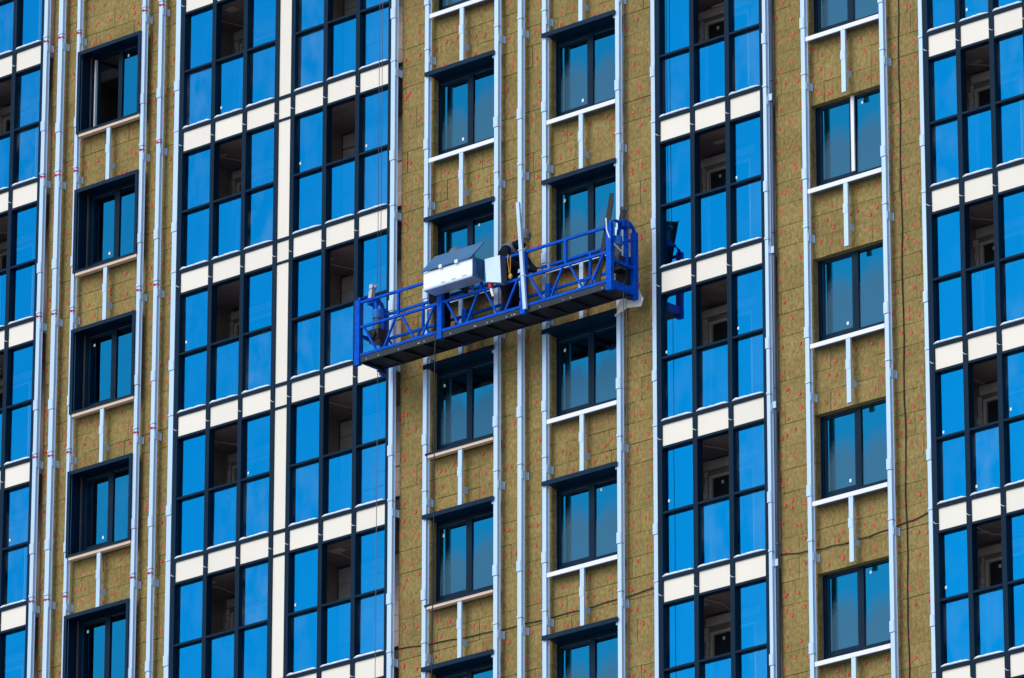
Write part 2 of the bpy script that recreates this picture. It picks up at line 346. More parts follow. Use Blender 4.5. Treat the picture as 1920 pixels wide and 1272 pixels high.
# ---- glazed bays
FACE, PREC, GREC = 0.098, -0.024, -0.085
rng = random.Random(5)
def cap_mesh(L, seed):
    r = random.Random(seed); mb = MB(); n = max(8, int(L / 0.05)); prof = []
    for i in range(n + 1):
        t = i / n; e = min(1.0, min(t, 1 - t) * n / 2.0 + 0.10)
        bump = 1 + 0.55 * math.exp(-((t - 0.08) / 0.06) ** 2) + r.uniform(-0.16, 0.16)
        prof.append((t * L, 0.048 * e * bump, 0.018 * e * (0.7 + 0.6 * r.random())))
    for (x, h, o) in prof:
        for (y, z) in ((-0.002, 0.0), (-0.012 - o, 0.006), (-0.008 - o, h * 0.6), (0.025, h), (0.095, h * 0.9), (0.105, 0.0)): mb.v.append((x, y, z))
    for i in range(n):
        for j in range(6):
            a = i * 6 + j; b = i * 6 + (j + 1) % 6; mb.f.append((a, b, b + 6, a + 6)); mb.m.append(0)
    mb.f.append(tuple(range(5, -1, -1))); mb.m.append(0); mb.f.append(tuple(n * 6 + j for j in range(6))); mb.m.append(0)
    return mb.mesh('white_cap', 'cap_white', smooth=True)
CAPS = {}
OPEN = {'A': {1, 5}, 'C': {1}, 'D': {1}, 'L': {1}}
for key, B in BAYS.items():
    m = B['m']; e = B['e']; k0, k1 = B['k']
    vb_hi = FH * k1 + 0.035 + 0.46 + 0.3; vb_lo = FH * (k0 - 1) + 0.035
    fr = MB(); fr.box(e, e + 0.064, vb_lo, vb_hi, -0.10, 0.0); fr.box(m[0], m[0] + FACE, vb_lo, vb_hi, -0.145, 0.0)
    bay = fr.build('glazed_bay', 'frame_navy', bld)
    for x in m[1:]: MB().box(x, x + FACE, vb_lo, vb_hi, -0.145, -0.001).build('mullion', 'frame_navy', bay)
    nc = len(m)
    for c in range(nc):
        a = m[c] + FACE; b = m[c + 1] if c + 1 < nc else e
        strip = (B['strip'] == c)
        for k in range(k0 - 1, k1 + 1):
            vb = FH * k + 0.035
            # spandrel panel with its transoms
            slab('panel', 'panel_cream', bay, a + 0.002, b - 0.002, vb + 0.002, vb + 0.388, PREC - 0.03, PREC, rot=(rng.uniform(-.006, .006), 0, rng.uniform(-.006, .006)))
            slab('transom', 'frame_navy', bay, a, b, vb - 0.042, vb, -0.135, -0.003)
            slab('transom', 'frame_navy', bay, a, b, vb + 0.390, vb + 0.452, -0.135, 0.004 if not strip else -0.003)
            # small wire tie on the vertical member
            x0 = m[c]; t = MB().tube([(x0 + 0.005, vb + 0.17, 0.004), (x0 + 0.05, vb + 0.13, 0.010), (x0 + FACE + 0.01, vb + 0.125, -0.02)], 0.0055, 5)
            t.build('wire_tie', 'cord_white', bay)
            if not strip:
                kk = (round(b - a, 2), rng.randrange(5))
                if kk not in CAPS: CAPS[kk] = cap_mesh(b - a + 0.03, hash(kk) % 1000)
                o = link('white_cap', CAPS[kk], bay); o.location = P(a - 0.02, vb + 0.452, -0.002)
            if k == k0 - 1: continue
            top, bot = vb - 0.042, vb - FH + 0.452
            if strip:
                slab('panel', 'panel_cream', bay, a + 0.002, b - 0.002, bot + 0.002, top - 0.002, PREC - 0.03, PREC); continue
            t2a, t2b = vb - 1.218, vb - 1.178
            slab('transom', 'frame_navy', bay, a, b, t2a, t2b, -0.135, -0.006)
            jit = lambda: (rng.uniform(-.0025, .0025), 0, rng.uniform(-.0025, .0025))
            if c not in OPEN[key]: slab('pane', 'bay_glass', bay, a - 0.004, b + 0.004, t2b - 0.004, top + 0.004, GREC - 0.014, GREC, rot=jit())
            slab('pane', 'bay_glass', bay, a - 0.004, b + 0.004, bot - 0.004, t2a + 0.004, GREC - 0.014, GREC, rot=jit())
            if rng.random() < 0.22:
                su = a + rng.uniform(0.03, 0.10); sv = t2b + rng.uniform(0.04, 0.2) if c not in OPEN[key] else bot + rng.uniform(0.05, 0.3)
                slab('sticker', 'cord_white', bay, su, su + 0.035, sv, sv + 0.05, GREC + 0.003, GREC + 0.005)

# ---- loggias behind the bays
for key, B in BAYS.items():
    k0, k1 = B['k']
    for ri, (a, b) in enumerate(B['rooms']):
        for k in range(k0, k1 + 1):
            vb = FH * k + 0.035; fl = vb - FH + 0.215
            lo = MB(); D = -1.30 if key == 'A' else -1.08
            lo.box(a, b, vb, vb + 0.21, D, -0.14)                               # ceiling slab
            lo.box(a - 0.12, a, fl, vb, D, -0.30)                               # side wall on the left
            if ri != len(B['rooms']) - 1: lo.box(b, b + 0.12, fl, vb, D, -0.30)
            else: lo.box(b - 0.06, b, fl, vb, D, -0.75)
            log = lo.build('loggia', 'concrete', bld)
            if key == 'A' and ri == 1:
                # block wall with open joints
                bv = vb - 0.04; row = 0
                slab('rear_wall', 'render_dark', log, a, b, fl, vb, D - 0.10, D - 0.06)
                while bv > vb - 1.7:
                    h = 0.29; x = a + 0.02 - (0.3 if row % 2 else 0.0)
                    while x < b:
                        xa, xb = max(x, a + 0.02), min(x + 0.60, b)
                        if xb - xa > 0.05: slab('block', 'block', log, xa + 0.004, xb - (0.004 if rng.random() < 0.75 else 0.03), bv - h + (0.004 if rng.random() < .7 else .025), bv - 0.004, D - 0.055, D + rng.uniform(0, 0.006))
                        x += 0.60
                    bv -= h; row += 1
            else:
                d0, d1, dt = a + rng.uniform(0.14, 0.20), a + 1.16, vb - rng.uniform(0.25, 0.30)
                rw = MB(); rw.box(a, d0, fl, vb, D - 0.1, D); rw.box(d1, b, fl, vb, D - 0.1, D); rw.box(d0, d1, dt, vb, D - 0.1, D - 0.03)
                rw.build('rear_wall', 'concrete', log)
                lt = rng.uniform(0.0, 0.04)
                slab('lintel', 'block', log, d0 - rng.uniform(0.02, 0.12), d1 + 0.12, vb - 0.20, vb - 0.03 - lt, D - 0.02, D + 0.035)
                bv = vb - 0.21
                while bv > vb - 0.9:                                            # toothed edge of the blockwork at the jamb
                    slab('block', 'block', log, d0 - 0.085 + rng.uniform(-0.03, 0.03), d0 - 0.004, bv - 0.115, bv - 0.006, D, D + 0.012); bv -= 0.12
                MB().box(d0, d0 + 0.055, fl, dt, D - 0.09, D - 0.02).box(d1 - 0.055, d1, fl, dt, D - 0.09, D - 0.02).box(d0 + 0.055, d1 - 0.055, dt - 0.05, dt, D - 0.09, D - 0.021).build('door_frame', 'sill_beige', log)
                slab('doorway_dark', 'opening_black', log, d0 + 0.055, d1 - 0.055, fl, dt - 0.05, D - 0.088, D - 0.07)  # black sheet stands in for the unlit interior seen through the doorway
                if rng.random() < 0.6: slab('sticker', 'sill_white', log, d0 + 0.24, d0 + 0.29, dt - 0.17, dt - 0.11, D - 0.068, D - 0.066)
            if rng.random() < 0.7:                                              # conduit or patch under the ceiling
                cu = a + rng.uniform(0.25, 0.7)
                MB().tube([(cu, vb - 0.012, -0.25), (cu + rng.uniform(-0.1, 0.3), vb - 0.014, -0.7), (cu + rng.uniform(-0.1, 0.5), vb - 0.012, D + 0.01)], 0.011, 6).build('conduit', 'block', log)
            if rng.random() < 0.5:
                cu = a + rng.uniform(0.15, 0.8); cw = rng.uniform(-0.85, -0.45)
                slab('ceiling_patch', 'block', log, cu, cu + rng.uniform(0.12, 0.3), vb - 0.006, vb - 0.001, cw, cw + rng.uniform(0.08, 0.2))

# ---- windows
def window(kind, ul, ur, k, um, frosted, opensash=False, white_mullion=False):
    base = FH * k; vb, vt = base + 1.235, base + {'L': 2.735, 'B': 2.692, 'R': 2.745}[kind]
    f = MB(); wd = WIN; dp = 0.075
    f.box(ul, ul + 0.06, vb, vt, wd - dp, wd); f.box(ur - 0.06, ur, vb, vt, wd - dp, wd)
    f.box(ul + 0.06, ur - 0.06, vt - 0.06, vt, wd - dp, wd - 0.001); f.box(ul + 0.06, ur - 0.06, vb, vb + 0.06, wd - dp, wd - 0.001)
    win = f.build('window', 'frame_navy', bld)
    MB().box(um - 0.05, um + 0.05, vb + 0.06, vt - 0.06, wd - dp, wd + 0.002).build('mullion', 'frame_navy', win)
    if white_mullion: slab('white_trim', 'sill_white', win, um - 0.032, um + 0.036, vb + 0.1, vt - 0.005, wd + 0.003, wd + 0.03)
    gm = 'window_glass_frosted' if frosted else 'window_glass'
    # operable left sash
    s0, s1 = ul + 0.06, um - 0.05; a0, a1 = vb + 0.06, vt - 0.06
    jit = lambda: (rng.uniform(-.002, .002), 0, rng.uniform(-.002, .002))
    if not opensash:
        MB().box(s0, s0 + 0.055, a0, a1, wd - 0.06, wd - 0.018).box(s1 - 0.05, s1, a0, a1, wd - 0.06, wd - 0.018).box(s0 + 0.055, s1 - 0.05, a1 - 0.055, a1, wd - 0.06, wd - 0.019).box(s0 + 0.055, s1 - 0.05, a0, a0 + 0.055, wd - 0.06, wd - 0.019).build('sash', 'sheet_navy', win)
        slab('pane', gm, win, s0 + 0.05, s1 - 0.045, a0 + 0.05, a1 - 0.05, wd - 0.050, wd - 0.036, rot=jit())
        slab('seal', 'rail_grey', win, s0 + 0.02, s1, a1 - 0.008, a1 - 0.001, wd - 0.018, wd - 0.010)
    else:
        # sash swung into the room, its pale edge to the front
        ca, sa = math.cos(math.radians(78)), math.sin(math.radians(78)); ww = s1 - s0
        def sw(p, d): return (s0 + 0.02 + p * ca, d - p * sa)
        sb = MB()
        for (p0, p1, z0, z1) in ((0, 0.055, a0, a1), (ww - 0.055, ww, a0, a1), (0.055, ww - 0.055, a0, a0 + 0.055), (0.055, ww - 0.055, a1 - 0.055, a1)):
            q = [sw(p0, wd - 0.06), sw(p1, wd - 0.06)]; nrm = (sa * 0.04, ca * 0.04)
            poly = [(q[0][0], z0, q[0][1]), (q[1][0], z0, q[1][1]), (q[1][0] + nrm[0], z0, q[1][1] + nrm[1]), (q[0][0] + nrm[0], z0, q[0][1] + nrm[1])]
            sb.prism(poly, (0, 0, 0), (0, z1 - z0, 0))
        sb.build('sash', 'sheet_navy', win)
        slab('jamb_strip', 'sill_white', win, s0 + 0.002, s0 + 0.028, a0, a1, wd - 0.07, wd - 0.005)
    slab('pane', gm, win, um + 0.045, ur - 0.055, a0 - 0.005, a1 + 0.005, wd - 0.040, wd - 0.026, rot=jit())
    slab('seal', 'rail_grey', win, um + 0.05, ur - 0.06, a1 - 0.007, a1 - 0.0005, wd - 0.026, wd - 0.012)
    # small white stickers left on the glass
    q = rng.random()
    if not opensash and q < 0.8:
        top = rng.random() < 0.5; su = s0 + 0.12 if top else s1 - 0.19; sv = a1 - 0.20 if top else a0 + 0.13
        slab('sticker', 'sill_white', win, su, su + 0.042, sv, sv + 0.055, wd - 0.034, wd - 0.032)
    if q > 0.55: slab('sticker', 'sill_white', win, um + 0.16, um + 0.20, a1 - 0.155, a1 - 0.105, wd - 0.024, wd - 0.022)
    return win
def room(ul, ur, k):
    base = FH * k
    return MB().box(ul - 0.3, ur + 0.3, base + 0.3, base + 2.8, -3.2, -3.1).build('room_wall', 'render_dark', bld)

def sill(ul, ur, k, style):
    b = FH * k
    if style == 'white':
        s_ = MB(); s_.box(ul, ur, b + 1.088, b + 1.112, -0.299, 0.0); s_.box(ul, ur, b + 1.034, b + 1.088, -0.022, 0.0)
        o = s_.build('sill', 'sill_white', bld)
        MB().box(ul + 0.10, ur - 0.01, b + 1.022, b + 1.086, -0.10, -0.03).build('sill_batten', 'rail_grey', o)
    else:
        o = MB().box(ul - 0.03, ur, b + 1.085, b + 1.118, -0.299, 0.022).build('sill', 'sheet_navy', bld)
        MB().box(ul + 0.02, ur, b + 1.030, b + 1.083, -0.10, 0.010).build('sill_batten', 'sill_beige', o)
def visor(ul, ur, k, fl, fr_):
    b = FH * k
    v = MB(); v.prism([(ul, b + 2.712, 0.016), (ul, b + 2.694, -0.297), (ul, b + 2.726, -0.297), (ul, b + 2.774, 0.016)], (0, 0, 0), (ur - ul, 0, 0))
    o = v.build('visor', 'sheet_navy', bld)
    MB().prism([(fl, b + 2.704, 0.017), (fl, b + 2.704, 0.036), (fl, b + 2.786, 0.036), (fl, b + 2.786, 0.017)], (0, 0, 0), (fr_ - fl, 0, 0)).build('fascia', 'sheet_navy', o)
    MB().box(ur - 0.05, ur - 0.006, b + 2.66, b + 2.726, -0.03, -0.02).build('clip', 'rail_metal', o)
def short_rail(uc, v1, v0):
    o = MB().box(uc - 0.045, uc + 0.045, v0, v1, -0.045, -0.004).build('short_rail', 'rail_metal', bld)
    MB().box(uc + 0.03, uc + 0.042, (v0 + v1) / 2 - 0.28, (v0 + v1) / 2 - 0.16, -0.179, -0.044).build('bracket', 'rail_metal', o)
    if v1 - v0 > 0.5: MB().box(uc - 0.056, uc + 0.03, (v0 + v1) / 2 + 0.03, (v0 + v1) / 2 + 0.20, -0.044, 0.002).build('sleeve', 'rail_metal', o)

for k in range(-3, 3):      # left column: deep navy surrounds
    b = FH * k; ul, ur = -10.885, -9.232
    window('L', ul + 0.075, ur - 0.03, k, -10.055, False, opensash=(k == 2))
    room(ul, ur, k)
    s_ = MB(); v0, v1 = b + 1.100, b + 2.772
    s_.box(ul, ul + 0.030, v0, v1, -0.299, 0.020); s_.box(ur - 0.030, ur, v0, v1, -0.299, 0.020)
    s_.box(ul + 0.030, ur - 0.030, v1 - 0.030, v1, -0.299, 0.019); s_.box(ul + 0.030, ur - 0.030, v0, v0 + 0.030, -0.299, 0.019)
    su = s_.build('window_surround', 'sheet_navy', bld)
    MB().box(ul, ul + 0.075, v0 - 0.002, v1 + 0.002, 0.0205, 0.026).box(ur - 0.062, ur + 0.004, v0 - 0.002, v1 + 0.002, 0.0205, 0.026).box(ul + 0.075, ur - 0.062, v1 - 0.072, v1 + 0.002, 0.0205, 0.0255).box(ul + 0.075, ur - 0.062, v0 - 0.002, v0 + 0.035, 0.0205, 0.0255).build('flange', 'sheet_navy', su)
    MB().box(ul + 0.055, ur - 0.005, v0 - 0.062, v0 - 0.004, -0.10, 0.008).build('sill_batten', 'sill_beige', su)
    short_rail(-10.055, b + 1.035, b + 2.776 - FH)
for k in range(-3, 3):
    window('B', -2.075, -0.415, k, -1.237, True); room(-2.0, -0.4, k)
    visor(-1.985, -0.435, k, -2.065, -0.405)
    sill(-1.985, -0.432, k, 'white' if k >= 0 else 'beige'); short_rail(-1.213, FH * k + 1.03, FH * k - 0.015)
    window('B', 0.735, 2.425, k, 1.580, True); room(0.8, 2.4, k)
    visor(0.812, 2.386, k, 0.708, 2.412)
    sill(0.80, 2.388, k, 'white'); short_rail(1.590, FH * k + 1.03, FH * k - 0.015)
for k in range(-4, 2):
    window('R', 6.615, 8.27, k, 7.426, True, white_mullion=(k == 0)); room(6.6, 8.2, k)
    sill(6.652, 8.242, k, 'white'); short_rail(7.462, FH * k + 1.03, FH * k - 0.11)

# ---- vertical rails
def rail(u, wd, v0, v1, side=True, wf=0.0, mat='rail_metal', tape=False, off=0.0, bracket=True):
    r = MB(); d = 0.058
    poly = [(u, 0, wf), (u + wd, 0, wf), (u + wd, 0, wf - d), (u + wd + 0.022, 0, wf - d), (u + wd + 0.022, 0, wf - d - 0.004), (u + wd - 0.004, 0, wf - d - 0.004), (u + wd - 0.004, 0, wf - 0.006), (u + 0.004, 0, wf - 0.006), (u + 0.004, 0, wf - d), (u, 0, wf - d)]
    r.prism(poly, (0, v0, 0), (0, v1, 0))
    o = r.build('rail', mat, bld)
    k = -5
    while FH * k < v1 + 3:
        j = FH * k + 0.458 + off; rr = random.Random(int(u * 1000) + k * 17); x = rr.uniform(-0.05, 0.05)
        if v0 < j - 0.4 and j + 0.1 < v1:
            MB().box(u - 0.007, u + wd + 0.006, j - 0.018, j + 0.022, wf - d, wf + 0.007).build('joint', mat, o)
            MB().box(u - 0.004, u + wd + 0.004, j - 0.026, j - 0.019, wf - d, wf + 0.003).build('joint_gap', 'black_part', o)
            if bracket:
                MB().box(u + wd + 0.001, u + wd + 0.014, j - 0.315 + x, j - 0.175 + x, WOOL - 0.005, wf - 0.012).box(u + wd + 0.014, u + wd + 0.030, j - 0.315 + x, j - 0.175 + x, WOOL + 0.010, WOOL + 0.016).build('bracket', mat, o)
            if tape:
                tv = j - 0.10 + rr.uniform(-0.02, 0.02)
                MB().box(u - 0.006, u + wd + 0.006, tv, tv + 0.022, wf - d, wf + 0.008).tube([(u + 0.02, tv + 0.012, wf + 0.012), (u + 0.055, tv + 0.016, wf + 0.03)], 0.012, 6).build('red_tape', 'tape_red', o)
        s0 = FH * k + 1.28 + off + x
        if v0 < s0 and s0 + 0.2 < v1:
            MB().box(u - 0.016, u + wd - 0.012, s0, s0 + 0.195, wf - d, wf + 0.008).build('sleeve', mat, o)
            MB().box(u - 0.003, u + wd + 0.003, s0 - 0.010, s0 - 0.003, wf - d, wf + 0.004).build('joint_gap', 'black_part', o)
        k += 1
    return o
LW, CW, RW = (-6.4, 11.1), (-8.4, 8.3), (-9.9, 6.3)
rail(-11.835, 0.092, *LW, wf=-0.004, tape=True, off=0.10)
rail(-11.435, 0.105, *LW, tape=True, off=0.05)
rail(-10.945, 0.075, *LW, wf=-0.004, tape=True)
rail(-9.226, 0.085, *LW, wf=-0.004, tape=True)
rail(-8.785, 0.092, *LW, tape=True)
rail(-8.345, 0.115, *LW, wf=-0.012, off=0.05, bracket=False)
rail(-2.910, 0.098, *CW, wf=-0.004)
rail(-2.090, 0.088, *CW, wf=-0.002)
rail(-0.425, 0.090, *CW)
rail(0.128, 0.090, *CW)
rail(0.697, 0.088, *CW, wf=-0.002)
rail(2.395, 0.085, *CW)
rail(3.195, 0.086, *CW, wf=-0.012, bracket=False)
rail(5.704, 0.070, *RW, wf=-0.004)
gp_ = MB().tube([(5.815, RW[0], -0.10), (5.815, RW[1], -0.10)], 0.032, 12).build('drain_pipe', 'rail_grey', bld, smooth=True)
for k in range(-3, 3): MB().tube([(5.815, FH * k + 0.55, -0.10), (5.815, FH * k + 0.60, -0.10)], 0.037, 12).build('collar', 'rail_grey', gp_, smooth=True)
for k in range(-3, 3): MB().box(5.78, 5.86, FH * k + 0.18, FH * k + 0.30, -0.062, -0.045).build('bracket', 'rail_metal', gp_)
rail(6.548, 0.084, *RW, wf=-0.002)
rail(8.248, 0.084, *RW)
rail(9.075, 0.078, *RW, wf=-0.012, bracket=False)

# ------------------------------------------------------------------ suspended platform
plat = empty('suspended_platform'); plat.location = P(0.05, 0.05, 0.53)
bpy.context.view_layer.update()
INV = Matrix.Translation(plat.location).inverted()
tag(plat, 'blue steel suspended work platform with truss railings hanging in front of the facade', 'work platform')
def pp(mb, name, mats, parent=plat, smooth=False):
    me = mb.mesh(name, mats, smooth)
    if parent is plat: me.transform(INV)
    else: me.transform(INV)
    return link(name, me, parent)
PO, PI_ = 0.855, 0.20
U0, U1 = -2.925, 3.035
POST = [-2.868, -0.917, 1.02, 2.975]
HP = 0.054
BP = 'platform_blue'
for i, u in enumerate(POST):
    for w_, top in ((PO, 1.175), (PI_, 1.19)):
        if i in (1, 2):
            pp(MB().box(u - HP, u + HP, (0.05 if w_ == PI_ else -0.02), (0.72 if w_ == PI_ else 1.165), w_ - 0.04, w_ + 0.04), 'post', BP)
        else:
            pp(MB().box(u - HP * 1.05, u + HP * 1.05, -0.05, top, w_ - 0.04, w_ + 0.04), 'post', BP)
for w_ in (PO, PI_):
    for j in range(3):
        a, b = POST[j] + HP, POST[j + 1] - HP; L = POST[j + 1] - POST[j]; x = lambda t: POST[j] + t * L
        if w_ == PI_: tv, mv, bv = 1.07, 0.60, 0.11
        else: tv, mv, bv = 1.125, 0.655, 0.125
        pp(MB().sq((a, tv, w_), (b, tv, w_), 0.022), 'top_rail', BP)
        pp(MB().sq((a, mv, w_), (b, mv, w_), 0.022), 'middle_rail', BP)
        pp(MB().sq((a, bv, w_), (b, bv, w_), 0.024), 'bottom_rail', BP)
        pp(MB().sq((x(0.49), mv + 0.022, w_), (x(0.49), tv - 0.022, w_), 0.022), 'upright', BP)
        for (t0, h0, t1, h1) in ((0.07, 1, 0.225, 0), (0.315, 0, 0.455, 1), (0.53, 1, 0.685, 0), (0.775, 0, 0.92, 1)):
            if w_ == PI_ and j == 1 and t0 > 0.5: pass
            pp(MB().sq((x(t0), mv - 0.01 if h0 else bv + 0.01, w_), (x(t1), mv - 0.01 if h1 else bv + 0.01, w_), 0.0165), 'diagonal_brace', BP)
# end frames
for ue, s_ in ((POST[0], -1), (POST[3], 1)):
    pp(MB().box(ue - 0.03, ue + 0.03, 0.02, 0.15, PI_ + 0.04, PO - 0.04), 'end_plate', BP)
    pp(MB().sq((ue, 0.52, PI_ + 0.04), (ue, 0.52, PO - 0.04), 0.028), 'end_rail', BP)
    pp(MB().sq((ue, 0.50, 0.42), (ue, 1.27, 0.42), 0.030), 'hoist_post', BP)
    pp(MB().tube([(ue, 1.16, PI_), (ue, 1.26, PI_ + 0.03), (ue, 1.33, PI_ + 0.13), (ue, 1.34, 0.42)], 0.034, 8), 'corner_tube', BP)
    pp(MB().tube([(ue, 1.13, PO), (ue, 1.22, PO - 0.03), (ue, 1.27, PO - 0.14), (ue, 1.27, 0.46)], 0.030, 8), 'corner_tube', BP)
    pp(MB().box(ue - 0.07, ue + 0.07, 1.20, 1.31, 0.38, 0.56), 'hoist_bracket', BP)
    # hoist: motor, gearbox, drum housing
    uh = ue - s_ * 0.13
    pp(MB().tube([(uh, 1.02, 0.50), (uh, 1.06, 0.50), (uh, 1.07, 0.50)], [0.088, 0.088, 0.06], 14).tube([(uh, 0.90, 0.50), (uh, 1.02, 0.50)], 0.090, 14), 'hoist_motor', 'motor_blue', smooth=False)
    pp(MB().tube([(uh, 0.66, 0.50), (uh, 0.70, 0.50), (uh, 0.90, 0.50)], [0.085, 0.068, 0.072], 14), 'hoist_gearbox', 'motor_grey')
    pp(MB().box(uh - 0.13, uh + 0.13, 0.47, 0.67, 0.40, 0.62).box(uh - 0.10, uh + 0.15, 0.42, 0.47, 0.43, 0.60).tube([(uh, 0.57, 0.62), (uh, 0.57, 0.66)], 0.085, 14), 'hoist_housing', 'black_part')
    pp(MB().tube([(uh + s_ * 0.02, 1.06, 0.50), (uh + s_ * 0.03, 1.16, 0.50), (uh + s_ * 0.09, 1.25, 0.50), (ue, 1.27, 0.50)], 0.034, 8), 'hoist_arm', BP)
    pp(MB().prism([(ue - 0.06, 1.31, 0.46), (ue + 0.02, 1.31, 0.46), (ue + 0.04, 1.44, 0.46), (ue + 0.07, 1.51, 0.46), (ue + 0.03, 1.54, 0.46), (ue - 0.03, 1.45, 0.46)], (0, 0, 0), (0, 0, 0.09)).tube([(ue + 0.03, 1.52, 0.46), (ue + 0.03, 1.52, 0.57)], 0.045, 10).tube([(ue + 0.06, 1.50, 0.50), (ue + 0.11, 1.53, 0.50)], 0.03, 8), 'safety_lock', 'lock_grey' if s_ < 0 else 'motor_grey')
    pp(MB().tube([(ue - s_ * 0.06, 0.065, PI_ + 0.10), (ue - s_ * 0.06, -0.02, PI_ + 0.10)], 0.03, 8).box(ue - s_ * 0.06 - 0.05, ue - s_ * 0.06 + 0.05, -0.035, -0.021, PI_ + 0.02, PI_ + 0.18), 'foot', 'deck_dark')
# electric box and control cable on the right end
pp(MB().box(2.70, 2.92, 0.22, 0.74, 0.24, 0.38).box(2.74, 2.88, 0.28, 0.68, 0.38, 0.395), 'control_box', 'black_part')
pp(MB().tube([(2.93, 1.27, 0.90), (2.95, 1.05, 0.91), (3.00, 0.90, 0.90), (3.02, 0.80, 0.80), (3.03, 0.72, 0.62)], 0.013, 6), 'tie_cord', 'cord_white')
# deck: toe boards, plates, cross bearers underneath
pp(MB().box(U0 + 0.12, U1 - 0.11, -0.012, 0.098, PO - 0.016, PO + 0.012), 'toe_board', 'deck_grey')
pp(MB().box(U0 + 0.12, U1 - 0.11, 0.048, 0.150, PI_ - 0.012, PI_ + 0.016), 'toe_board', 'deck_grey')
nb = 12
for i in range(nb):
    a = U0 + 0.08 + (U1 - U0 - 0.16) * i / nb; b = U0 + 0.08 + (U1 - U0 - 0.16) * (i + 1) / nb
    pp(MB().box(a + 0.003, b - 0.003, 0.066, 0.078, PI_ + 0.017, PO - 0.017), 'deck_plate', 'deck_dark')
    pp(MB().prism([(a - 0.02, 0.042, PI_ + 0.02), (a - 0.02, -0.004, PO - 0.018), (a - 0.02, 0.065, PO - 0.018), (a - 0.02, 0.065, PI_ + 0.02)], (0, 0, 0), (0.04, 0, 0)), 'bearer', 'deck_dark')
rb = MB(); rng2 = random.Random(3)
for i in range(22):
    u = rng2.uniform(U0 + 0.2, U1 - 0.2); rb.tube([(u, 0.02, PO + 0.012), (u, 0.02, PO + 0.022)], 0.012, 6)
pp(rb, 'bolt', 'lock_grey')['kind'] = 'stuff'

# ------------------------------------------------------------------ things on the platform
tb = empty('tool_box'); tag(tb, 'long white sheet metal box with raised lid hung on the blue railing', 'metal box')
a, b, v0, v1, w0, w1 = -1.01, 0.125, 0.812, 1.135, 0.885, 1.205
MB().box(a, b, v0, v1, w1 - 0.012, w1).build('front_panel', 'box_white', tb)
MB().box(a, b, v0 - 0.012, v0 - 0.001, w0, w1 + 0.004).build('bottom_panel', 'galvanised', tb)
MB().box(b - 0.012, b + 0.004, v0, v1 + 0.05, w0, w1 - 0.013).build('end_panel', 'box_sky_reflection', tb)
MB().box(a, a + 0.012, v0, v1, w0, w1 - 0.013).build('end_panel', 'box_sky_reflection', tb)
MB().box(a + 0.013, b - 0.013, v0, v1, w0, w0 + 0.012).build('back_panel', 'galvanised', tb)
MB().box(a - 0.01, b + 0.008, v0 + 0.0, v0 + 0.030, w1 + 0.001, w1 + 0.012).build('edge_trim', 'galvanised', tb)
lid = MB(); lid.prism([(a - 0.03, v1 + 0.004, w1 + 0.03), (a - 0.03, v1 + 0.40, w1 - 0.34), (a - 0.03, v1 + 0.415, w1 - 0.325), (a - 0.03, v1 + 0.018, w1 + 0.045)], (0, 0, 0), (b - a + 0.03, 0, 0))
lid.build('lid', 'box_sky_reflection', tb)
for x in (-0.62, -0.25): MB().box(x, x + 0.07, v1 - 0.01, v1 + 0.05, w1 + 0.03, w1 + 0.046).build('hinge', 'cap_white', tb)
for x in (-0.6, -0.35, -0.1): MB().box(x, x + 0.09, v0 + 0.035, v0 + 0.055, w1 + 0.001, w1 + 0.01).build('latch', 'lock_grey', tb)
MB().tube([(b + 0.008, 1.12, 1.08), (b + 0.012, 1.02, 1.06), (b + 0.010, 0.93, 1.10), (b + 0.012, 0.88, 1.02), (b + 0.012, 0.84, 1.04)], 0.006, 5).build('wire', 'cord_black', tb)
tr = empty('metal_tray'); tag(tr, 'upright galvanised sheet metal tray hung on the railing beside the white box', 'metal tray')
MB().prism([(0.28, 1.125, 1.05), (0.628, 1.115, 1.05), (0.660, 0.60, 1.05), (0.315, 0.70, 1.05)], (0, 0, 0), (0, 0, -0.012)).build('front_sheet', 'galvanised', tr)
MB().prism([(0.628, 1.115, 1.05), (0.628, 1.12, 0.90), (0.660, 0.60, 0.90), (0.660, 0.60, 1.05)], (0.001, 0, 0), (0.012, 0, 0)).build('side_sheet', 'rail_grey', tr)
MB().prism([(0.29, 0.70, 1.037), (0.655, 0.60, 1.037), (0.655, 0.60, 0.90), (0.29, 0.70, 0.90)], (0, 0.0, 0), (0, 0.012, 0)).build('bottom_sheet', 'galvanised', tr)

prof = empty('aluminium_profile'); tag(prof, 'pale aluminium rail section tied upright to the outside of the platform railing', 'metal profile')
MB().prism([(1.075, 0.03, 0.905), (1.145, 0.03, 0.905), (1.145, 0.03, 0.95), (1.075, 0.03, 0.95)], (0, 0, 0), (-0.165, 2.02, 0)).build('channel', 'rail_metal', prof)
for v in (0.65, 1.13):
    uu = 1.11 - 0.165 * (v - 0.03) / 2.02
    MB().tube([(uu - 0.05, v, 0.90), (uu - 0.045, v + 0.015, 0.956), (uu + 0.045, v + 0.02, 0.956), (uu + 0.05, v, 0.90)], 0.011, 6).build('tie', 'cord_white', prof)
pl = MB(); e1, e2, hw, ht_ = (-0.656, -0.755), (0.755, -0.656), 0.14, 0.040        # wide channel standing nearly edge-on to the street
def chan(a_, b_): return (2.535 + e1[0] * a_ + e2[0] * b_, 0.085, 0.70 + e1[1] * a_ + e2[1] * b_)
for (a0_, a1_, b0_, b1_) in ((-hw, hw, -ht_, -ht_ + 0.012), (-hw, -hw + 0.012, -ht_ + 0.013, ht_), (hw - 0.012, hw, -ht_ + 0.013, ht_)):
    pl.prism([chan(a0_, b0_), chan(a1_, b0_), chan(a1_, b1_), chan(a0_, b1_)], (0, 0, 0), (0.36, 1.66, 0.0))
tag(pl.build('dark_channel', 'plank_grey'), 'dark grey metal channel leaning upright at the right end of the platform', 'metal channel')

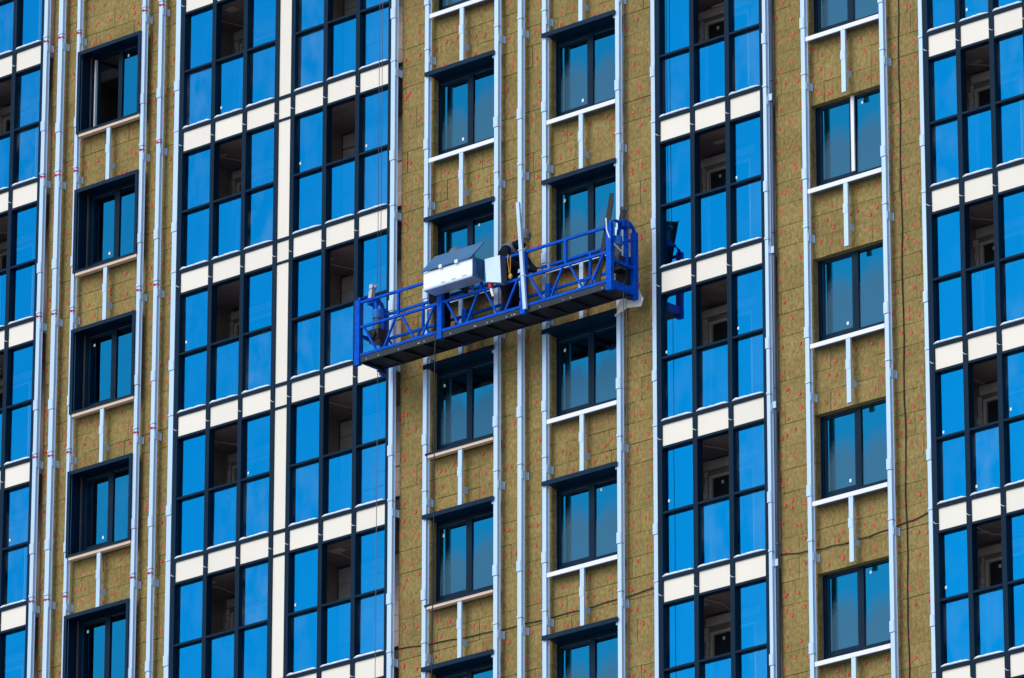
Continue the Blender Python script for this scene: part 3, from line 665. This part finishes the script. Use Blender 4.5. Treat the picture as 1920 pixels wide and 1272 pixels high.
def sheet(pts, quads, th, name, mat):
    me = bpy.data.meshes.new(name); me.from_pydata([P(*p) for p in pts], [], quads); me.materials.append(MATS[mat])
    o = link(name, me); so = o.modifiers.new('thickness', 'SOLIDIFY'); so.thickness = th
    return o
sh = sheet([(2.47, -0.17, 0.09), (3.00, -0.13, 0.06), (3.045, 0.00, 0.05), (2.95, 0.20, 0.06), (2.935, 0.28, 0.075), (2.97, 0.47, 0.07), (2.90, 0.50, 0.08), (2.55, 0.12, 0.10), (2.72, 0.30, 0.13), (2.75, -0.12, 0.14), (2.80, 0.10, 0.12)],
           [(0, 9, 10, 7), (9, 1, 2, 10), (10, 2, 3), (10, 3, 4, 8), (7, 10, 8), (8, 4, 5, 6)], 0.012, 'white_sheet', 'sheet_white')
tag(sh, 'crumpled white sheet hanging behind the right end of the platform', 'sheet')
bk = MB(); rr = random.Random(2)
bk.prism([(2.48, 0.082, 0.34), (2.78, 0.082, 0.36), (2.77, 0.082, 0.60), (2.50, 0.082, 0.58)], (0, 0, 0), (0.01, 0.17, 0.0)).prism([(2.52, 0.253, 0.38), (2.72, 0.253, 0.37), (2.71, 0.253, 0.55), (2.53, 0.253, 0.56)], (0, 0, 0), (0, 0.05, 0))
tag(bk.build('brown_bundle', 'brick_brown'), 'small reddish brown bundle lying on the deck beside the right end hoist', 'bundle')
ht = empty('hand_tool'); tag(ht, 'small red and white tool hanging under the metal tray', 'hand tool')
MB().tube([(0.335, 0.70, 0.96), (0.34, 0.67, 0.96), (0.345, 0.62, 0.96), (0.35, 0.59, 0.96)], [0.03, 0.045, 0.042, 0.022], 10).build('head', 'tool_red', ht)
MB().tube([(0.352, 0.588, 0.96), (0.372, 0.52, 0.96), (0.40, 0.43, 0.96)], [0.02, 0.030, 0.020], 8).build('handle', 'sill_white', ht)

# ------------------------------------------------------------------ workers
def skinned(name, chains, mat, parent, root=0, sub=2):
    """chains: list of [(u,v,w,ru,rw), ...]; first vertices equal to an earlier one are merged, so limbs grow from the trunk"""
    vs, es, rad = [], [], []
    idx = {}
    for ch in chains:
        prev = None
        for (u, v, w_, ra, rb_) in ch:
            key = (round(u, 4), round(v, 4), round(w_, 4))
            if key not in idx: idx[key] = len(vs); vs.append(P(u, v, w_)); rad.append((ra, rb_))
            i = idx[key]
            if prev is not None and prev != i: es.append((prev, i))
            prev = i
    me = bpy.data.meshes.new(name); me.from_pydata(vs, es, []); o = link(name, me, parent); me.materials.append(MATS[mat])
    sk = o.modifiers.new('skin', 'SKIN'); sk.use_smooth_shade = True; sk.branch_smoothing = 0.6
    for i, r_ in enumerate(rad): me.skin_vertices[0].data[i].radius = r_; me.skin_vertices[0].data[i].use_root = (i == root)
    sb = o.modifiers.new('sub', 'SUBSURF'); sb.levels = sub; sb.render_levels = sub
    return o
def ball(name, c, r, mat, parent, n=16, m=10, cut=None, squash=(1, 1, 1), tilt=0.0):
    mb = MB(); ct, st = math.cos(tilt), math.sin(tilt)
    for i in range(m + 1):
        th = math.pi * i / m
        if cut: th = min(th, cut)
        for j in range(n):
            ph = 2 * math.pi * j / n; x, y, z = r * squash[0] * math.sin(th) * math.cos(ph), r * squash[1] * math.sin(th) * math.sin(ph), r * squash[2] * math.cos(th)
            mb.v.append(P(c[0] + x * ct + z * st, c[1] - x * st + z * ct, c[2] + y))
    for i in range(m):
        for j in range(n):
            a = i * n + j; b = i * n + (j + 1) % n; mb.f.append((a, b, b + n, a + n)); mb.m.append(0)
    return mb.build(name, mat, parent, smooth=True)
def worker(du, label, hat_brim, hv=0.0):
    W0 = 0.50
    def q(u, v, w_, a, b=None): return (u + du, v + (hv if v > 1.0 else 0), w_, a, b or a)
    sL, sR = W0 + 0.19, W0 - 0.19
    # body: one continuous skin-coloured figure, clothes are children just outside it
    pel, ch, nk = q(0.335, 0.93, W0, 0.10, 0.12), q(0.40, 1.30, W0, 0.10, 0.12), q(0.575, 1.46, W0, 0.058)
    body = skinned('person', [
        [pel, q(0.34, 1.10, W0, 0.095, 0.115), ch, nk, q(0.665, 1.51, W0, 0.055), q(0.715, 1.56, W0, 0.085, 0.075), q(0.735, 1.65, W0, 0.075, 0.07)],
        [ch, q(0.47, 1.37, sL, 0.045), q(0.53, 1.14, sL + 0.05, 0.05), q(0.735, 1.00, sL - 0.02, 0.042), q(0.83, 0.985, sL - 0.04, 0.034)],
        [ch, q(0.47, 1.37, sR, 0.045), q(0.62, 1.15, sR - 0.05, 0.05), q(0.83, 0.98, sR, 0.042), q(0.90, 0.955, sR + 0.01, 0.034)],
        [pel, q(0.36, 0.86, W0 + 0.10, 0.09), q(0.44, 0.50, W0 + 0.11, 0.065), q(0.38, 0.17, W0 + 0.12, 0.045), q(0.47, 0.120, W0 + 0.13, 0.025)],
        [pel, q(0.36, 0.86, W0 - 0.10, 0.09), q(0.40, 0.50, W0 - 0.11, 0.065), q(0.33, 0.17, W0 - 0.12, 0.045), q(0.42, 0.120, W0 - 0.13, 0.025)]], 'skin', None)
    tag(body, label, 'person')
    jk = MB()
    jk.loft([q(0.345, 0.80, W0, 0.150, 0.195), q(0.335, 0.86, W0, 0.168, 0.205), q(0.325, 0.98, W0, 0.170, 0.20), q(0.322, 1.08, W0, 0.174, 0.205), q(0.342, 1.20, W0, 0.186, 0.225), q(0.385, 1.31, W0, 0.190, 0.245), q(0.440, 1.39, W0, 0.165, 0.225), q(0.510, 1.445, W0, 0.118, 0.15), q(0.570, 1.475, W0, 0.090, 0.10), q(0.630, 1.500, W0, 0.080, 0.085)])
    jk.loft([q(0.42, 1.37, sL - 0.04, 0.085), q(0.47, 1.35, sL + 0.02, 0.095), q(0.50, 1.26, sL + 0.05, 0.085), q(0.53, 1.14, sL + 0.06, 0.076), q(0.565, 1.08, sL + 0.05, 0.076), q(0.65, 1.04, sL + 0.02, 0.070), q(0.735, 1.00, sL - 0.02, 0.062), q(0.80, 0.988, sL - 0.03, 0.056), q(0.815, 0.985, sL - 0.035, 0.050)], 12)
    jk.loft([q(0.42, 1.37, sR + 0.04, 0.085), q(0.48, 1.35, sR - 0.02, 0.095), q(0.55, 1.25, sR - 0.04, 0.085), q(0.62, 1.15, sR - 0.05, 0.076), q(0.67, 1.10, sR - 0.04, 0.074), q(0.75, 1.04, sR - 0.02, 0.068), q(0.83, 0.98, sR, 0.060), q(0.875, 0.962, sR, 0.056), q(0.885, 0.958, sR, 0.050)], 12)
    jk.build('jacket', 'jacket_navy', body, smooth=True)
    # pale yoke over the shoulders
    MB().loft([q(0.400, 1.345, W0, 0.150, 0.235), q(0.420, 1.375, W0, 0.180, 0.242), q(0.452, 1.410, W0, 0.165, 0.225), q(0.520, 1.460, W0, 0.118, 0.15), q(0.560, 1.478, W0, 0.085, 0.09)]).build('shoulder_yoke', 'cloth_grey', body, smooth=True)
    tz = MB()
    tz.loft([q(0.345, 0.96, W0, 0.13, 0.16), q(0.345, 0.88, W0, 0.150, 0.185), q(0.350, 0.80, W0, 0.135, 0.18), q(0.352, 0.74, W0, 0.09, 0.13)])
    for s_, kx, ax in ((1, 0.44, 0.385), (-1, 0.40, 0.335)):
        tz.loft([q(0.352, 0.86, W0 + s_ * 0.09, 0.125, 0.10), q(0.375, 0.74, W0 + s_ * 0.10, 0.115, 0.10), q(kx - 0.01, 0.56, W0 + s_ * 0.11, 0.092, 0.088), q(kx, 0.48, W0 + s_ * 0.11, 0.088, 0.084), q((kx + ax) / 2, 0.33, W0 + s_ * 0.115, 0.082, 0.078), q(ax, 0.18, W0 + s_ * 0.12, 0.074, 0.072), q(ax, 0.135, W0 + s_ * 0.12, 0.078, 0.074)], 12)
    tz.build('trousers', 'trouser_dark', body, smooth=True)
    for (u, w_) in ((0.38, W0 + 0.12), (0.33, W0 - 0.12)):
        MB().loft([q(u - 0.075, 0.125, w_, 0.035, 0.036), q(u - 0.05, 0.130, w_, 0.050, 0.046), q(u + 0.02, 0.135, w_, 0.056, 0.048), q(u + 0.09, 0.122, w_ + 0.01, 0.043, 0.050), q(u + 0.16, 0.114, w_ + 0.015, 0.034, 0.046), q(u + 0.19, 0.108, w_ + 0.018, 0.022, 0.03)], 12).build('boot', 'black_part', body, smooth=True)
    # hat, scarf, nose, ears, eyes
    H = (0.715 + du, 1.585 + hv, W0)
    ball('hat', (H[0] - 0.005, H[1] + 0.02, W0), 0.128, 'cloth_grey', body, cut=math.pi * 0.60, squash=(1.05, 0.92, 1.1), tilt=0.25)
    MB().loft([q(0.57, 1.44, W0, 0.098, 0.105), q(0.62, 1.475, W0, 0.096, 0.10), q(0.672, 1.51, W0, 0.088, 0.092)]).build('collar', 'jacket_navy', body, smooth=True)
    mb = MB(); fx, fy = H[0] + 0.088, H[1] - 0.035
    mb.tube([(fx - 0.02, fy + 0.03, W0), (fx + 0.022, fy - 0.015, W0), (fx - 0.005, fy - 0.022, W0)], [0.008, 0.015, 0.01], 6); mb.build('nose', 'skin', body, smooth=True)
    for s_ in (-1, 1):
        ball('eye', (fx - 0.006, fy + 0.022, W0 + s_ * 0.032), 0.011, 'black_part', body, 8, 6)
        ball('ear', (H[0] - 0.005, H[1] - 0.03, W0 + s_ * 0.078), 0.028, 'skin', body, 8, 6, squash=(0.7, 0.4, 1))
    MB().tube([(fx - 0.004, fy - 0.058, W0 - 0.022), (fx + 0.002, fy - 0.060, W0), (fx - 0.004, fy - 0.058, W0 + 0.022)], 0.006, 5).build('mouth', 'tool_red', body)
    if hat_brim:
        MB().prism([(H[0] + 0.05, H[1] + 0.045, W0 - 0.075), (H[0] + 0.19, H[1] + 0.03, W0 - 0.05), (H[0] + 0.19, H[1] + 0.03, W0 + 0.05), (H[0] + 0.05, H[1] + 0.045, W0 + 0.075)], (0, 0, 0), (0.0, 0.014, 0)).build('hat_brim', 'black_part', body)
    # gloves with five fingers closing downwards
    for (u, v, w_, s_) in ((0.83, 0.985, sL - 0.04, -1), (0.90, 0.955, sR + 0.01, 1)):
        gb = MB(); u += du; v += (0 if v < 1 else hv)
        gb.tube([(u - 0.05, v + 0.012, w_), (u, v + 0.004, w_), (u + 0.05, v - 0.006, w_), (u + 0.075, v - 0.014, w_)], [0.042, 0.040, 0.044, 0.034], 8)
        for i in range(4):
            wo = (i - 1.5) * 0.021; ln = (0.82, 1.0, 0.95, 0.75)[i]
            gb.tube([(u + 0.06, v - 0.010, w_ + wo), (u + 0.06 + 0.035 * ln, v - 0.022, w_ + wo), (u + 0.06 + 0.052 * ln, v - 0.052, w_ + wo), (u + 0.06 + 0.040 * ln, v - 0.078, w_ + wo)], [0.011, 0.0105, 0.0095, 0.008], 6)
        gb.tube([(u + 0.01, v - 0.012, w_ + s_ * 0.035), (u + 0.04, v - 0.035, w_ + s_ * 0.052), (u + 0.068, v - 0.055, w_ + s_ * 0.040)], [0.013, 0.012, 0.009], 6)
        gb.build('glove', 'glove_grey', body, smooth=True)
    return body
worker(0.0, 'stooping person in dark navy jacket and grey hat, behind the pale leaning profile', False)
worker(-1.60, 'person in dark clothes mostly hidden behind the white box, dark cap brim above lid', True, 0.05)
ly = empty('safety_lanyard'); tag(ly, 'yellow safety lanyard with round yellow case hanging beside the metal tray', 'lanyard')
MB().tube([(0.690, 1.155, 0.90), (0.688, 1.02, 0.91), (0.705, 0.92, 0.90), (0.715, 0.80, 0.90)], 0.008, 6).tube([(0.745, 1.11, 0.90), (0.752, 1.00, 0.91), (0.742, 0.90, 0.90), (0.735, 0.80, 0.90)], 0.008, 6).build('strap', 'yellow', ly)
ball('case', (0.745, 0.735, 0.90), 0.048, 'yellow', ly, 12, 8, squash=(0.85, 0.6, 1.15))

# ------------------------------------------------------------------ ropes and cables
def cord(name, pts, r, mat, label, cat, group=None):
    o = MB().tube(pts, r, 6).build(name, mat, None, smooth=True); return tag(o, label, cat, group)
TOP = VHI
cord('steel_rope', [(POST[0] + 0.13, 1.58, 0.50), (POST[0] + 0.13, TOP, 0.50)], 0.0055, 'rope_grey', 'steel rope running up from the left end hoist, left one of the pair', 'rope')
cord('steel_rope', [(POST[0] + 0.20, 1.05, 0.50), (POST[0] + 0.20, TOP, 0.50)], 0.0055, 'rope_grey', 'steel rope running up from the left end hoist, right one of the pair', 'rope')
cord('steel_rope', [(POST[0] + 0.15, -0.03, 0.50), (POST[0] + 0.12, -Z0 + 0.5, 0.50)], 0.006, 'rope_grey', 'slack steel rope hanging down below the left end of the platform', 'rope')
cord('steel_rope', [(POST[3] + 0.04, 1.58, 0.50), (POST[3] + 0.04, TOP, 0.50)], 0.0055, 'rope_grey', 'steel rope running up from the right end hoist, left one of the pair', 'rope')
cord('steel_rope', [(POST[3] + 0.11, 1.05, 0.50), (POST[3] + 0.11, TOP, 0.50)], 0.0055, 'rope_grey', 'steel rope running up from the right end hoist, right one of the pair', 'rope')
cord('steel_rope', [(POST[3] + 0.07, -0.03, 0.58), (POST[3] + 0.07, -Z0 + 0.5, 0.58)], 0.0055, 'rope_grey', 'slack steel rope hanging down below the right end, nearer the viewer', 'rope')
cord('steel_rope', [(POST[3] + 0.02, -0.03, 0.45), (POST[3] + 0.02, -Z0 + 0.5, 0.45)], 0.0055, 'rope_grey', 'slack steel rope hanging down below the right end, nearer the wall', 'rope')
cord('power_cable', [(-0.99, 0.12, 0.90), (-1.01, -0.3, 0.90), (-1.03, -3.0, 0.88), (-1.07, -6.0, 0.87), (-1.10, -10.0, 0.87), (-1.10, -Z0 + 0.3, 0.87)], 0.0095, 'cord_black', 'black power cable hanging straight down from the middle of the platform', 'cable')
pts = []; r_ = random.Random(9)
for i in range(60):
    v = 6.3 - i * 0.275; pts.append((8.545 - 0.004 * (6.3 - v) + 0.012 * math.sin(i * 0.9) + r_.uniform(-0.006, 0.006), v, -0.165))
cord('wall_cable', pts, 0.011, 'cord_black', 'thin dark cable hanging down the olive insulation beside the right glazed bay', 'cable')
for (a, b, h0, h1, sag, lab) in ((-2.80, 3.17, -5.08, -5.19, 0.10, 'thin dark cable strung across the middle olive wall between two glazed bays'), (5.83, 9.05, -5.20, -5.13, 0.12, 'thin dark cable strung across the olive wall right of the third glazed bay')):
    pts = []
    for i in range(25):
        t = i / 24; pts.append((a + (b - a) * t, h0 + (h1 - h0) * t - sag * 4 * t * (1 - t) + 0.01 * math.sin(i * 1.7), -0.165))
    cord('strung_cable', pts, 0.009, 'cord_black', lab, 'cable')
